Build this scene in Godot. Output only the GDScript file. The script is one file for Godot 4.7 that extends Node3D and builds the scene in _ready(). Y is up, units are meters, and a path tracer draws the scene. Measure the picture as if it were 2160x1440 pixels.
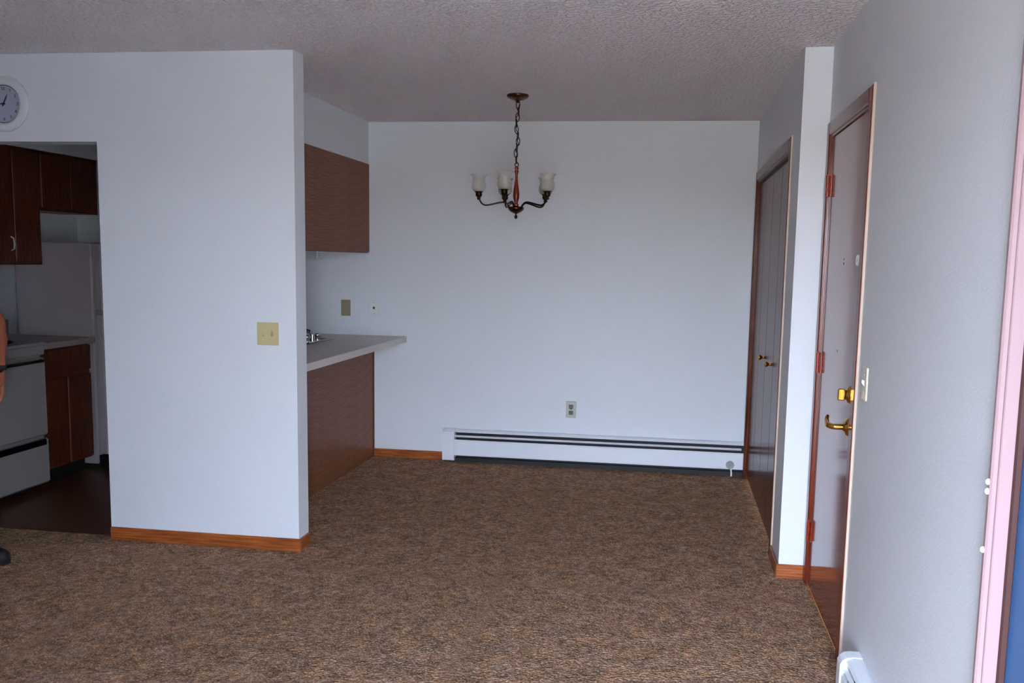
extends Node3D
# A bare dining corner of a flat, seen through the open patio doorway behind it.

# ---- the place, in metres (camera above the origin, looking towards -z) ----
const H := 2.44                 # ceiling
const Z_FRONT := 0.12           # inner face of the wall with the patio doorway, behind the camera
const Z_OUT := 0.27             # its outer face
const Z_PART := -4.175          # front of the kitchen partition
const PART_T := 0.122
const X_PART := -1.80           # free end of the partition
const X_JAMB := -2.823          # right edge of the kitchen doorway
const X_JAMB_FAR := -3.76
const HEAD := 2.017
const Z_BACK := -6.376
const X_CLOSET := 0.556
const Z_RETURN := -4.271
const X_ENTRY := 0.679
const X_LEFT := -4.50
const X_PANEL := -2.152         # dining side of the peninsula
const X_SOFFIT := -2.18
const X_PATIO := 0.62           # the patio doorway
const X_PATIO_FAR := -0.32
const PATIO_HEAD := 2.06

var M := {}
var used := {}

func _ready() -> void:
	# camera
	var cam := Camera3D.new()
	cam.name = "camera"
	cam.transform = Transform3D(Basis(Vector3.UP, 0.1445) * Basis(Vector3.RIGHT, -0.11951) * Basis(Vector3.BACK, 0.01921), Vector3(0, 1.4758, 0))
	cam.near = 0.05
	cam.far = 200.0
	cam.projection = Camera3D.PROJECTION_FRUSTUM
	cam.size = 0.05 * 1440.0 / 1900.0
	cam.frustum_offset = Vector2(-53.0 / 1900.0, 57.7 / 1900.0) * 0.05
	add_child(cam)
	cam.current = true
	# daylight: an overcast sky that comes in through the patio doorway
	var sky_mat := ProceduralSkyMaterial.new()
	sky_mat.sky_top_color = Color(0.76, 0.86, 1.0)
	sky_mat.sky_horizon_color = Color(0.87, 0.92, 1.0)
	sky_mat.sky_curve = 0.3
	sky_mat.ground_horizon_color = Color(0.60, 0.59, 0.57)
	sky_mat.ground_bottom_color = Color(0.55, 0.54, 0.52)
	sky_mat.sky_energy_multiplier = 1.0
	sky_mat.ground_energy_multiplier = 1.0
	var sky := Sky.new()
	sky.sky_material = sky_mat
	var env := Environment.new()
	env.background_mode = Environment.BG_SKY
	env.sky = sky
	env.background_energy_multiplier = 8.0
	env.tonemap_mode = Environment.TONE_MAPPER_LINEAR
	env.tonemap_exposure = 7.3
	env.sdfgi_enabled = true
	env.ssao_enabled = true
	env.ssil_enabled = true
	var we := WorldEnvironment.new()
	we.name = "world_environment"
	we.environment = env
	add_child(we)

	materials()
	shell()
	bifold_closet()
	entry_door()
	peninsula()
	kitchen()
	chandelier()
	small_things()
	person()


# =============================================================== helpers
func numbered(n: String) -> String:
	if not used.has(n):
		used[n] = 0
		return n
	used[n] += 1
	return "%s_%03d" % [n, used[n]]

func tag(o: Node, label: String, category: String, group := "", kind := "") -> void:
	o.set_meta("label", label)
	o.set_meta("category", category)
	if group != "":
		o.set_meta("group", group)
	if kind != "":
		o.set_meta("kind", kind)

func thing(called: String, label: String, category: String, at := Vector3.ZERO, turn := 0.0, group := "", kind := "") -> Node3D:
	var o := Node3D.new()
	o.name = numbered(called)
	add_child(o, true)
	o.position = at
	o.rotation.y = turn
	tag(o, label, category, group, kind)
	return o

func obj(called: String, mesh: Mesh, mat: Material, parent: Node = null, at := Vector3.ZERO, rot := Vector3.ZERO) -> MeshInstance3D:
	var o := MeshInstance3D.new()
	o.name = called if parent else numbered(called)
	o.mesh = mesh
	o.material_override = mat
	(parent if parent else self).add_child(o, true)
	o.position = at
	o.rotation = rot
	return o

func struct(called: String, mesh: Mesh, mat: Material, label: String, category: String) -> MeshInstance3D:
	var o := obj(called, mesh, mat)
	tag(o, label, category, "", "structure")
	return o

func begin() -> SurfaceTool:
	var st := SurfaceTool.new()
	st.begin(Mesh.PRIMITIVE_TRIANGLES)
	return st

func tri(st: SurfaceTool, a: Vector3, b: Vector3, c: Vector3, out: Vector3) -> void:
	var n := (c - a).cross(b - a)
	if n.length_squared() < 1e-16:
		return
	n = n.normalized()
	if n.dot(out) < 0.0:
		n = -n
		var s := b
		b = c
		c = s
	for p in [a, b, c]:
		st.set_normal(n)
		st.add_vertex(p)

func quad(st: SurfaceTool, a: Vector3, b: Vector3, c: Vector3, d: Vector3, out: Vector3) -> void:
	tri(st, a, b, c, out)
	tri(st, a, c, d, out)

# an axis-aligned box from lo to hi with chamfered edges
func add_box(st: SurfaceTool, lo: Vector3, hi: Vector3, ch := 0.0) -> void:
	var c := (lo + hi) * 0.5
	var h := (hi - lo) * 0.5
	h = h.abs()
	ch = minf(ch, minf(h.x, minf(h.y, h.z)) * 0.98)
	var v := func(s: Vector3, axis: int) -> Vector3:
		var p := h - Vector3(ch, ch, ch)
		p[axis] = h[axis]
		return c + p * s
	for a in 3:
		var b := (a + 1) % 3
		var d := (a + 2) % 3
		for sa in [-1.0, 1.0]:
			var q := []
			for k in [[-1.0, -1.0], [1.0, -1.0], [1.0, 1.0], [-1.0, 1.0]]:
				var s := Vector3.ZERO
				s[a] = sa
				s[b] = k[0]
				s[d] = k[1]
				q.append(v.call(s, a))
			var o := Vector3.ZERO
			o[a] = sa
			quad(st, q[0], q[1], q[2], q[3], o)
	if ch <= 0.0:
		return
	for a in 3:
		var b := (a + 1) % 3
		var d := (a + 2) % 3
		for sa in [-1.0, 1.0]:
			for sb in [-1.0, 1.0]:
				var s1 := Vector3.ZERO
				s1[a] = sa
				s1[b] = sb
				s1[d] = -1.0
				var s2 := s1
				s2[d] = 1.0
				var o := Vector3.ZERO
				o[a] = sa
				o[b] = sb
				quad(st, v.call(s1, a), v.call(s2, a), v.call(s2, b), v.call(s1, b), o)
	for sx in [-1.0, 1.0]:
		for sy in [-1.0, 1.0]:
			for sz in [-1.0, 1.0]:
				var s := Vector3(sx, sy, sz)
				tri(st, v.call(s, 0), v.call(s, 1), v.call(s, 2), s)

func box(lo: Vector3, hi: Vector3, ch := 0.0) -> ArrayMesh:
	var st := begin()
	add_box(st, lo, hi, ch)
	return st.commit()

func boxes(list: Array, ch := 0.0) -> ArrayMesh:
	var st := begin()
	for b in list:
		add_box(st, b[0], b[1], ch)
	return st.commit()

# a profile of (radius, height) turned about the y axis; sharp: flat bands
func add_lathe(st: SurfaceTool, prof: Array, seg := 32, xf := Transform3D.IDENTITY, wave := 0.0, waves := 0) -> void:
	var n := prof.size()
	var norms := []
	for i in n:
		var t: Vector2 = prof[min(i + 1, n - 1)] - prof[max(i - 1, 0)]
		norms.append(Vector2(t.y, -t.x).normalized())
	for i in n - 1:
		for k in seg:
			var q := []
			for e in [[i, k], [i + 1, k], [i + 1, k + 1], [i, k + 1]]:
				var a: float = TAU * e[1] / seg
				var p: Vector2 = prof[e[0]]
				var m: Vector2 = norms[e[0]]
				var r := p.x
				var y := p.y
				if waves > 0:
					var w := clampf((p.y - 0.07) / 0.03, 0.0, 1.0)
					y += wave * cos(a * waves) * w
				q.append([xf * Vector3(r * cos(a), y, r * sin(a)), (xf.basis * Vector3(m.x * cos(a), m.y, m.x * sin(a))).normalized()])
			for t in [[0, 1, 2], [0, 2, 3]]:
				var A: Vector3 = q[t[0]][0]
				var B: Vector3 = q[t[1]][0]
				var C: Vector3 = q[t[2]][0]
				if (B - A).cross(C - A).length_squared() < 1e-18:
					continue
				var order: Array = t if (C - A).cross(B - A).dot(q[t[0]][1] + q[t[1]][1] + q[t[2]][1]) > 0.0 else [t[0], t[2], t[1]]
				for j in order:
					st.set_normal(q[j][1])
					st.add_vertex(q[j][0])

func lathe(prof: Array, seg := 32, xf := Transform3D.IDENTITY) -> ArrayMesh:
	var st := begin()
	add_lathe(st, prof, seg, xf)
	return st.commit()

# a round bar through the points; radii per point or one
func add_tube(st: SurfaceTool, pts: Array, rad, seg := 10, closed := false) -> void:
	var n := pts.size()
	var rings := []
	var up := Vector3.ZERO
	for i in n:
		var a: Vector3 = pts[(i - 1 + n) % n] if closed else pts[max(i - 1, 0)]
		var b: Vector3 = pts[(i + 1) % n] if closed else pts[min(i + 1, n - 1)]
		var t := (b - a).normalized()
		if up == Vector3.ZERO:
			up = t.cross(Vector3.UP if absf(t.y) < 0.9 else Vector3.RIGHT).normalized()
		up = (up - t * up.dot(t)).normalized()
		var s := t.cross(up)
		var r: float = rad[i] if rad is Array else rad
		var ring := []
		for k in seg:
			var an := TAU * k / seg
			var d := up * cos(an) + s * sin(an)
			ring.append([pts[i] + d * r, d])
		rings.append(ring)
	for i in (n if closed else n - 1):
		var r0: Array = rings[i]
		var r1: Array = rings[(i + 1) % n]
		for k in seg:
			var k2 := (k + 1) % seg
			for t in [[r0[k], r1[k], r1[k2]], [r0[k], r1[k2], r0[k2]]]:
				var o: Array = t if (t[2][0] - t[0][0]).cross(t[1][0] - t[0][0]).dot(t[0][1] + t[1][1] + t[2][1]) > 0.0 else [t[0], t[2], t[1]]
				for q in o:
					st.set_normal(q[1])
					st.add_vertex(q[0])
	if not closed:
		for e in [0, n - 1]:
			var out: Vector3 = pts[0] - pts[1] if e == 0 else pts[n - 1] - pts[n - 2]
			for k in seg:
				tri(st, pts[e], rings[e][k][0], rings[e][(k + 1) % seg][0], out)

func tube(pts: Array, rad, seg := 10, closed := false) -> ArrayMesh:
	var st := begin()
	add_tube(st, pts, rad, seg, closed)
	return st.commit()

# a closed outline in (u, v) extruded along an axis from a to b; axis 0: u=z,v=y  1: u=x,v=z  2: u=x,v=y
func add_prism(st: SurfaceTool, outline: PackedVector2Array, axis: int, a: float, b: float) -> void:
	var at := func(p: Vector2, w: float) -> Vector3:
		return Vector3(w, p.y, p.x) if axis == 0 else Vector3(p.x, w, p.y) if axis == 1 else Vector3(p.x, p.y, w)
	var idx := Geometry2D.triangulate_polygon(outline)
	var dir := Vector3.ZERO
	dir[axis] = 1.0 if b > a else -1.0
	for k in range(0, idx.size(), 3):
		tri(st, at.call(outline[idx[k]], a), at.call(outline[idx[k + 1]], a), at.call(outline[idx[k + 2]], a), -dir)
		tri(st, at.call(outline[idx[k]], b), at.call(outline[idx[k + 1]], b), at.call(outline[idx[k + 2]], b), dir)
	var area := 0.0
	var n := outline.size()
	for k in n:
		area += outline[k].cross(outline[(k + 1) % n])
	for k in n:
		var p := outline[k]
		var q := outline[(k + 1) % n]
		var e := (q - p).normalized()
		var o2 := Vector2(e.y, -e.x) * signf(area)
		quad(st, at.call(p, a), at.call(q, a), at.call(q, b), at.call(p, b), at.call(o2, 0.0))

func prism(outline: PackedVector2Array, axis: int, a: float, b: float) -> ArrayMesh:
	var st := begin()
	add_prism(st, outline, axis, a, b)
	return st.commit()

func ellipsoid(r: Vector3, at := Vector3.ZERO, seg := 20) -> ArrayMesh:
	var prof := []
	for i in 13:
		var a := -PI / 2 + PI * i / 12.0
		prof.append(Vector2(maxf(cos(a), 0.0005), sin(a)))
	return lathe(prof, seg, Transform3D(Basis.from_scale(r), at))


# =============================================================== materials
func noise_tex(freq: float, octaves: int, ramp: Array, size := 512, sd := 1, kind := FastNoiseLite.TYPE_SIMPLEX_SMOOTH, ridged := false) -> NoiseTexture2D:
	var fn := FastNoiseLite.new()
	fn.seed = sd
	fn.noise_type = kind
	fn.frequency = freq
	fn.fractal_type = FastNoiseLite.FRACTAL_RIDGED if ridged else FastNoiseLite.FRACTAL_FBM
	fn.fractal_octaves = octaves
	var t := NoiseTexture2D.new()
	t.width = size
	t.height = size
	t.seamless = true
	t.noise = fn
	if ramp.size():
		var g := Gradient.new()
		var off := PackedFloat32Array()
		var col := PackedColorArray()
		for r in ramp:
			off.append(r[0])
			col.append(r[1])
		g.offsets = off
		g.colors = col
		t.color_ramp = g
	return t

func mat(c: Color, rough := 0.6, metal := 0.0) -> StandardMaterial3D:
	var m := StandardMaterial3D.new()
	m.albedo_color = c
	m.roughness = rough
	m.metallic = metal
	return m

func wood(ramp: Array, scale: Vector3, rough: float, sd: int, bump := 0.02) -> StandardMaterial3D:
	var m := mat(Color.WHITE, rough)
	m.albedo_texture = noise_tex(0.012, 5, ramp, 512, sd)
	m.uv1_triplanar = true
	m.uv1_scale = scale
	m.uv1_triplanar_sharpness = 8.0
	if bump > 0.0:
		m.heightmap_enabled = true
		m.heightmap_texture = noise_tex(0.03, 4, [], 512, sd + 40)
		m.heightmap_scale = bump
	return m

func materials() -> void:
	# painted drywall with a faint roller texture
	var wall := mat(Color(0.885, 0.895, 0.91), 0.62)
	wall.uv1_triplanar = true
	wall.uv1_world_triplanar = true
	wall.uv1_scale = Vector3(1.6, 1.6, 1.6)
	wall.heightmap_enabled = true
	wall.heightmap_texture = noise_tex(0.05, 3, [], 1024, 7)
	wall.heightmap_scale = 0.05
	M.wall = wall
	# stippled ceiling
	var ceil := mat(Color(0.95, 0.92, 0.92), 0.75)
	ceil.uv1_triplanar = true
	ceil.uv1_world_triplanar = true
	ceil.uv1_scale = Vector3(1.1, 1.1, 1.1)
	ceil.heightmap_enabled = true
	ceil.heightmap_texture = noise_tex(0.032, 3, [[0.0, Color.BLACK], [0.45, Color(0.15, 0.15, 0.15)], [0.62, Color(0.8, 0.8, 0.8)], [1.0, Color.WHITE]], 1024, 12)
	ceil.heightmap_scale = 1.5
	M.ceiling = ceil
	M.carpet = carpet_material()
	var cherry := [[0.0, Color(0.42, 0.20, 0.09)], [0.45, Color(0.60, 0.31, 0.14)], [0.7, Color(0.68, 0.37, 0.17)], [1.0, Color(0.75, 0.44, 0.22)]]
	M.cherry_x = wood(cherry, Vector3(0.6, 9, 9), 0.35, 3)
	M.cherry_y = wood(cherry, Vector3(9, 0.6, 9), 0.35, 3)
	M.cherry_z = wood(cherry, Vector3(9, 9, 0.6), 0.35, 3)
	var red := [[0.0, Color(0.30, 0.11, 0.07)], [0.5, Color(0.44, 0.17, 0.10)], [1.0, Color(0.55, 0.25, 0.15)]]
	M.red_y = wood(red, Vector3(8, 0.5, 8), 0.22, 5)
	M.red_z = wood(red, Vector3(8, 8, 0.5), 0.22, 5)
	var door := [[0.0, Color(0.44, 0.17, 0.12)], [0.5, Color(0.55, 0.23, 0.16)], [1.0, Color(0.62, 0.29, 0.20)]]
	M.door = wood(door, Vector3(5, 0.35, 5), 0.12, 9, 0.0)
	M.door.metallic_specular = 0.55
	var walnut := [[0.0, Color(0.24, 0.11, 0.08)], [0.45, Color(0.37, 0.19, 0.13)], [0.62, Color(0.42, 0.23, 0.17)], [1.0, Color(0.50, 0.30, 0.22)]]
	M.walnut_y = wood(walnut, Vector3(12, 0.45, 12), 0.2, 15, 0.012)
	M.walnut_z = wood(walnut, Vector3(12, 12, 0.45), 0.3, 15)
	var panel := [[0.0, Color(0.43, 0.25, 0.16)], [0.4, Color(0.49, 0.30, 0.20)], [0.6, Color(0.53, 0.33, 0.22)], [1.0, Color(0.58, 0.38, 0.27)]]
	M.panel = wood(panel, Vector3(10, 14, 0.7), 0.38, 21)
	M.panel.metallic_specular = 0.3
	M.walnut_y.metallic_specular = 0.2
	var cabinet := [[0.0, Color(0.22, 0.09, 0.05)], [0.5, Color(0.36, 0.16, 0.08)], [1.0, Color(0.46, 0.23, 0.12)]]
	M.cabinet = wood(cabinet, Vector3(9, 0.6, 9), 0.4, 31)
	M.counter = mat(Color.WHITE, 0.35)
	M.counter.albedo_texture = noise_tex(0.2, 3, [[0.0, Color(0.78, 0.73, 0.70)], [0.5, Color(0.84, 0.80, 0.77)], [1.0, Color(0.89, 0.86, 0.83)]], 256, 17)
	M.counter.uv1_triplanar = true
	M.counter.uv1_scale = Vector3(4, 4, 4)
	M.kitchen_counter = mat(Color(0.62, 0.56, 0.53), 0.4)
	M.vinyl = mat(Color.WHITE, 0.38)
	M.vinyl.albedo_texture = noise_tex(0.05, 4, [[0.0, Color(0.24, 0.12, 0.08)], [0.5, Color(0.36, 0.20, 0.13)], [1.0, Color(0.44, 0.27, 0.18)]], 512, 19)
	M.vinyl.uv1_triplanar = true
	M.vinyl.uv1_scale = Vector3(2, 2, 2)
	M.heater = mat(Color(0.90, 0.91, 0.93), 0.35)
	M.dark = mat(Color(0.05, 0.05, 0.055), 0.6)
	M.fins = mat(Color(0.12, 0.12, 0.13), 0.5, 0.6)
	M.brass = mat(Color(0.83, 0.62, 0.28), 0.18, 1.0)
	M.old_brass = mat(Color(0.20, 0.13, 0.09), 0.3, 0.85)
	M.bronze_light = mat(Color(0.34, 0.20, 0.13), 0.25, 0.9)
	M.turned = mat(Color(0.48, 0.15, 0.05), 0.2)
	M.chrome = mat(Color(0.78, 0.79, 0.81), 0.12, 1.0)
	M.steel = mat(Color(0.62, 0.63, 0.65), 0.28, 1.0)
	M.ivory = mat(Color(0.80, 0.74, 0.55), 0.4)
	M.pale_ivory = mat(Color(0.88, 0.86, 0.78), 0.4)
	M.ivory_dark = mat(Color(0.66, 0.60, 0.43), 0.4)
	M.tan_plate = mat(Color(0.60, 0.54, 0.46), 0.4)
	M.white_plastic = mat(Color(0.90, 0.90, 0.88), 0.35)
	M.grey_plastic = mat(Color(0.62, 0.62, 0.60), 0.45)
	M.appliance = mat(Color(0.61, 0.59, 0.57), 0.38)
	M.fridge = mat(Color(0.66, 0.62, 0.63), 0.45)
	M.black = mat(Color(0.02, 0.02, 0.022), 0.3)
	M.concrete = mat(Color(0.68, 0.66, 0.64), 0.85)
	M.fin = mat(Color(0.55, 0.52, 0.48), 0.8)
	M.siding = mat(Color(0.20, 0.40, 0.60), 0.5)
	M.worn = mat(Color(0.61, 0.50, 0.51), 0.35)
	M.weather_strip = mat(Color(0.24, 0.10, 0.08), 0.6)
	M.gasket = mat(Color(0.20, 0.19, 0.19), 0.7)
	M.clock_face = mat(Color(0.66, 0.67, 0.73), 0.5)
	M.clock_rim = mat(Color(0.86, 0.86, 0.87), 0.35)
	M.ink = mat(Color(0.08, 0.08, 0.10), 0.5)
	M.outlet_grey = mat(Color(0.42, 0.42, 0.43), 0.5)
	M.paint_edge = mat(Color(0.78, 0.70, 0.63), 0.5)
	var g := mat(Color(0.84, 0.82, 0.79, 0.38), 0.35)
	g.transparency = BaseMaterial3D.TRANSPARENCY_ALPHA
	M.shade = g
	M.bulb = mat(Color(0.80, 0.77, 0.72), 0.25)
	M.hinge = mat(Color(0.62, 0.20, 0.09), 0.3, 0.1)
	M.skin = mat(Color(0.58, 0.31, 0.20), 0.5)
	M.skin.subsurf_scatter_enabled = true
	M.skin.subsurf_scatter_strength = 0.1
	M.shirt = mat(Color(0.12, 0.13, 0.16), 0.85)
	M.trousers = mat(Color(0.10, 0.11, 0.14), 0.85)
	M.shoe = mat(Color(0.045, 0.055, 0.05), 0.6)
	M.sole = mat(Color(0.03, 0.02, 0.02), 0.7)
	M.hair = mat(Color(0.12, 0.08, 0.05), 0.6)

# plush carpet: mottled browns at three scales, with a relief of tufts
func carpet_material() -> StandardMaterial3D:
	var n := 1024
	var make := func(freq: float, oct: int, sd: int) -> PackedByteArray:
		var fn := FastNoiseLite.new()
		fn.seed = sd
		fn.frequency = freq
		fn.fractal_octaves = oct
		return fn.get_seamless_image(n, n).get_data()
	var blotch: PackedByteArray = make.call(0.011, 4, 101)
	var hue: PackedByteArray = make.call(0.012, 3, 102)
	var tuft: PackedByteArray = make.call(0.042, 3, 103)
	var speck: PackedByteArray = make.call(0.16, 2, 104)
	var px := PackedByteArray()
	px.resize(n * n * 3)
	var base := Vector3(152, 121, 98)
	for i in n * n:
		var b := (blotch[i] - 128) / 128.0
		var h := (hue[i] - 128) / 128.0
		var t := (tuft[i] - 128) / 128.0
		var s := (speck[i] - 128) / 128.0
		var v := 1.0 + 0.15 * b + 0.26 * t + 0.30 * s
		if s > 0.22:
			v += 0.55 * (s - 0.22)
		px[i * 3] = clampi(int((base.x + 5.0 * h) * v), 0, 255)
		px[i * 3 + 1] = clampi(int((base.y - 1.0 * h) * v), 0, 255)
		px[i * 3 + 2] = clampi(int((base.z - 7.0 * h) * v), 0, 255)
	var m := mat(Color.WHITE, 0.95)
	m.specular_mode = BaseMaterial3D.SPECULAR_DISABLED
	m.albedo_texture = ImageTexture.create_from_image(Image.create_from_data(n, n, false, Image.FORMAT_RGB8, px))
	m.uv1_triplanar = true
	m.uv1_world_triplanar = true
	m.uv1_scale = Vector3(0.62, 0.62, 0.62)
	m.heightmap_enabled = true
	m.heightmap_texture = noise_tex(0.09, 3, [], 1024, 105)
	m.heightmap_scale = 0.7
	return m


# =============================================================== the room
func v3(x: float, y: float, z: float) -> Vector3:
	return Vector3(x, y, z)

func shell() -> void:
	var zp := Z_PART - PART_T
	# floors: carpet in the living and dining parts, vinyl in the kitchen
	struct("floor", boxes([[v3(X_LEFT, -0.12, Z_PART - 0.05), v3(X_ENTRY, 0, Z_FRONT)], [v3(X_PANEL - 0.05, -0.12, Z_BACK), v3(X_ENTRY, 0, Z_PART - 0.05)]]), M.carpet, "mottled brown plush carpet over the living and dining floor", "carpet")
	struct("floor_kitchen", box(v3(X_LEFT, -0.12, Z_BACK), v3(X_PANEL - 0.05, -0.006, Z_PART - 0.05)), M.vinyl, "dark brown vinyl floor of the dim kitchen", "floor")
	struct("floor_balcony", box(v3(-4.7, -0.2, Z_FRONT), v3(2.5, -0.04, 2.6)), M.concrete, "plain grey concrete balcony slab outside the patio doorway", "floor")
	struct("ceiling", box(v3(X_LEFT - 0.12, H, Z_BACK - 0.12), v3(1.55, H + 0.15, Z_OUT + 0.3)), M.ceiling, "stippled off-white ceiling above the whole room", "ceiling")
	# walls
	struct("wall_back", box(v3(X_LEFT - 0.12, -0.12, Z_BACK - 0.12), v3(1.55, H, Z_BACK)), M.wall, "white back wall of the dining corner behind the long heater", "wall")
	struct("wall_left", box(v3(X_LEFT - 0.12, -0.12, Z_BACK), v3(X_LEFT, H, Z_OUT)), M.wall, "white side wall behind the stove and kitchen cabinets", "wall")
	struct("wall_partition", boxes([[v3(X_JAMB, 0, zp), v3(X_PART, H, Z_PART)], [v3(X_JAMB_FAR, HEAD, zp), v3(X_JAMB, H, Z_PART)], [v3(X_LEFT, 0, zp), v3(X_JAMB_FAR, H, Z_PART)]]), M.wall, "white kitchen partition with doorway and free end by the dining corner", "wall")
	# closet wall with its doorway, and the return that faces the room
	struct("wall_closet", boxes([
		[v3(X_CLOSET, 0, -4.607), v3(X_CLOSET + 0.115, H, Z_RETURN)],
		[v3(X_CLOSET, 2.035, -6.275), v3(X_CLOSET + 0.115, H, -4.607)],
		[v3(X_CLOSET, 0, Z_BACK), v3(X_CLOSET + 0.115, H, -6.275)]]), M.wall, "white wall round the dark folding closet doors", "wall")
	struct("wall_closet_inside", boxes([[v3(1.3, 0, Z_BACK), v3(1.4, H, -4.39)], [v3(X_CLOSET + 0.115, 0, -4.39), v3(1.4, H, Z_RETURN)]]), M.wall, "plain inside walls of the closet behind the folding doors", "wall")
	struct("wall_right", boxes([
		[v3(X_ENTRY, 0, -3.395), v3(X_ENTRY + 0.13, H, -1.925)],
		[v3(X_ENTRY, 2.05, -1.925), v3(X_ENTRY + 0.13, H, -0.98)],
		[v3(X_ENTRY, 0, -0.98), v3(X_ENTRY + 0.13, H, Z_OUT)],
		[v3(X_ENTRY, 2.05, -4.20), v3(X_ENTRY + 0.13, H, -3.395)],
		[v3(X_ENTRY, 0, Z_RETURN), v3(X_ENTRY + 0.13, H, -4.20)]]), M.wall, "long white wall beside the glossy entry door", "wall")
	struct("wall_front", boxes([
		[v3(X_PATIO, -0.12, Z_FRONT), v3(X_ENTRY, H, Z_OUT)],
		[v3(X_PATIO_FAR, PATIO_HEAD, Z_FRONT), v3(X_PATIO, H, Z_OUT)],
		[v3(X_LEFT, -0.12, Z_FRONT), v3(X_PATIO_FAR, H, Z_OUT)]]), M.wall, "white wall round the open patio doorway the daylight comes through", "wall")
	struct("wall_light_block", box(v3(0.72, -0.2, Z_OUT), v3(0.86, 2.75, Z_OUT + 0.8)), M.fin, "grey-brown wall added outside the patio doorway to block side light", "wall")  # unseen wall, added to cut the sky light reaching kitchen and partition
	# soffits over the hanging cabinets
	struct("wall_soffit", box(v3(-2.51, 2.142, Z_BACK), v3(X_SOFFIT - 0.004, H, zp)), M.wall, "white soffit above the wood-backed hanging cabinet", "wall")
	struct("wall_soffit_kitchen", box(v3(X_LEFT, 2.146, Z_BACK), v3(-4.204, H, zp)), M.wall, "white soffit above the dark kitchen cabinets", "wall")
	# baseboards
	struct("baseboard_back", box(v3(X_PANEL, 0, Z_BACK), v3(-1.606, 0.062, Z_BACK + 0.012), 0.003), M.cherry_x, "short orange-brown baseboard between peninsula and heater", "baseboard")
	var pb := struct("baseboard_partition", box(v3(X_JAMB, 0, Z_PART), v3(X_PART + 0.012, 0.066, Z_PART + 0.012), 0.003), M.cherry_x, "orange-brown baseboard wrapping the foot of the kitchen partition", "baseboard")
	obj("end_piece", box(v3(X_PART, 0, zp), v3(X_PART + 0.012, 0.066, Z_PART), 0.003), M.cherry_z, pb)
	var rb := struct("baseboard_return", box(v3(X_CLOSET - 0.012, 0, Z_RETURN), v3(X_ENTRY, 0.068, Z_RETURN + 0.012), 0.003), M.cherry_x, "orange-brown baseboard under the bright narrow wall between the doors", "baseboard")
	obj("end_piece", box(v3(X_CLOSET - 0.012, 0, -4.548), v3(X_CLOSET, 0.068, Z_RETURN), 0.003), M.cherry_z, rb)
	# blue door in the long wall, close by: pale worn frame, dark stop, latch screws
	var d := thing("door_3", "blue door in a pale worn wood frame, seen edge-on close by", "door", Vector3(X_ENTRY, 0, -1.925), 0, "", "structure")
	obj("casing", box(v3(-0.016, 0, -0.014), v3(0.002, 2.11, 0.004), 0.004), M.worn, d)
	obj("casing", box(v3(-0.016, 0, 0.941), v3(0.002, 2.11, 0.985), 0.005), M.worn, d)
	obj("casing_head", box(v3(-0.016, 2.05, 0.004), v3(0.002, 2.11, 0.941), 0.005), M.worn, d)
	obj("jamb", box(v3(-0.004, 0, 0), v3(0.13, 2.05, 0.012), 0.002), M.worn, d)
	obj("jamb", box(v3(-0.004, 0, 0.933), v3(0.13, 2.05, 0.945), 0.002), M.worn, d)
	obj("jamb_head", box(v3(-0.004, 2.038, 0.012), v3(0.13, 2.05, 0.933)), M.worn, d)
	obj("door_stop", box(v3(0.022, 0, 0.012), v3(0.036, 2.038, 0.024), 0.002), M.weather_strip, d)
	obj("door_slab", box(v3(0.036, 0.012, 0.014), v3(0.080, 2.034, 0.931), 0.002), M.siding, d)
	for y in [1.042, 1.022, 0.898]:
		obj("screw", ellipsoid(Vector3(0.006, 0.007, 0.006)), M.white_plastic, d, v3(-0.017, y, -0.006))
	# frame of the patio doorway behind the camera
	var p := thing("door_4", "white frame and metal sill of the patio doorway that lets in daylight", "door", Vector3(X_PATIO, 0, Z_FRONT), 0, "", "structure")
	var far := X_PATIO_FAR - X_PATIO
	obj("frame_post", box(v3(-0.03, 0, 0.02), v3(0.0, PATIO_HEAD, 0.14), 0.003), M.heater, p)
	obj("frame_post", box(v3(far, 0, 0.02), v3(far + 0.03, PATIO_HEAD, 0.14), 0.003), M.heater, p)
	obj("frame_head", box(v3(far + 0.03, PATIO_HEAD - 0.03, 0.02), v3(-0.03, PATIO_HEAD, 0.14), 0.003), M.heater, p)
	obj("sill", box(v3(far, -0.04, 0.0), v3(0, 0.012, 0.16), 0.004), M.steel, p)

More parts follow.
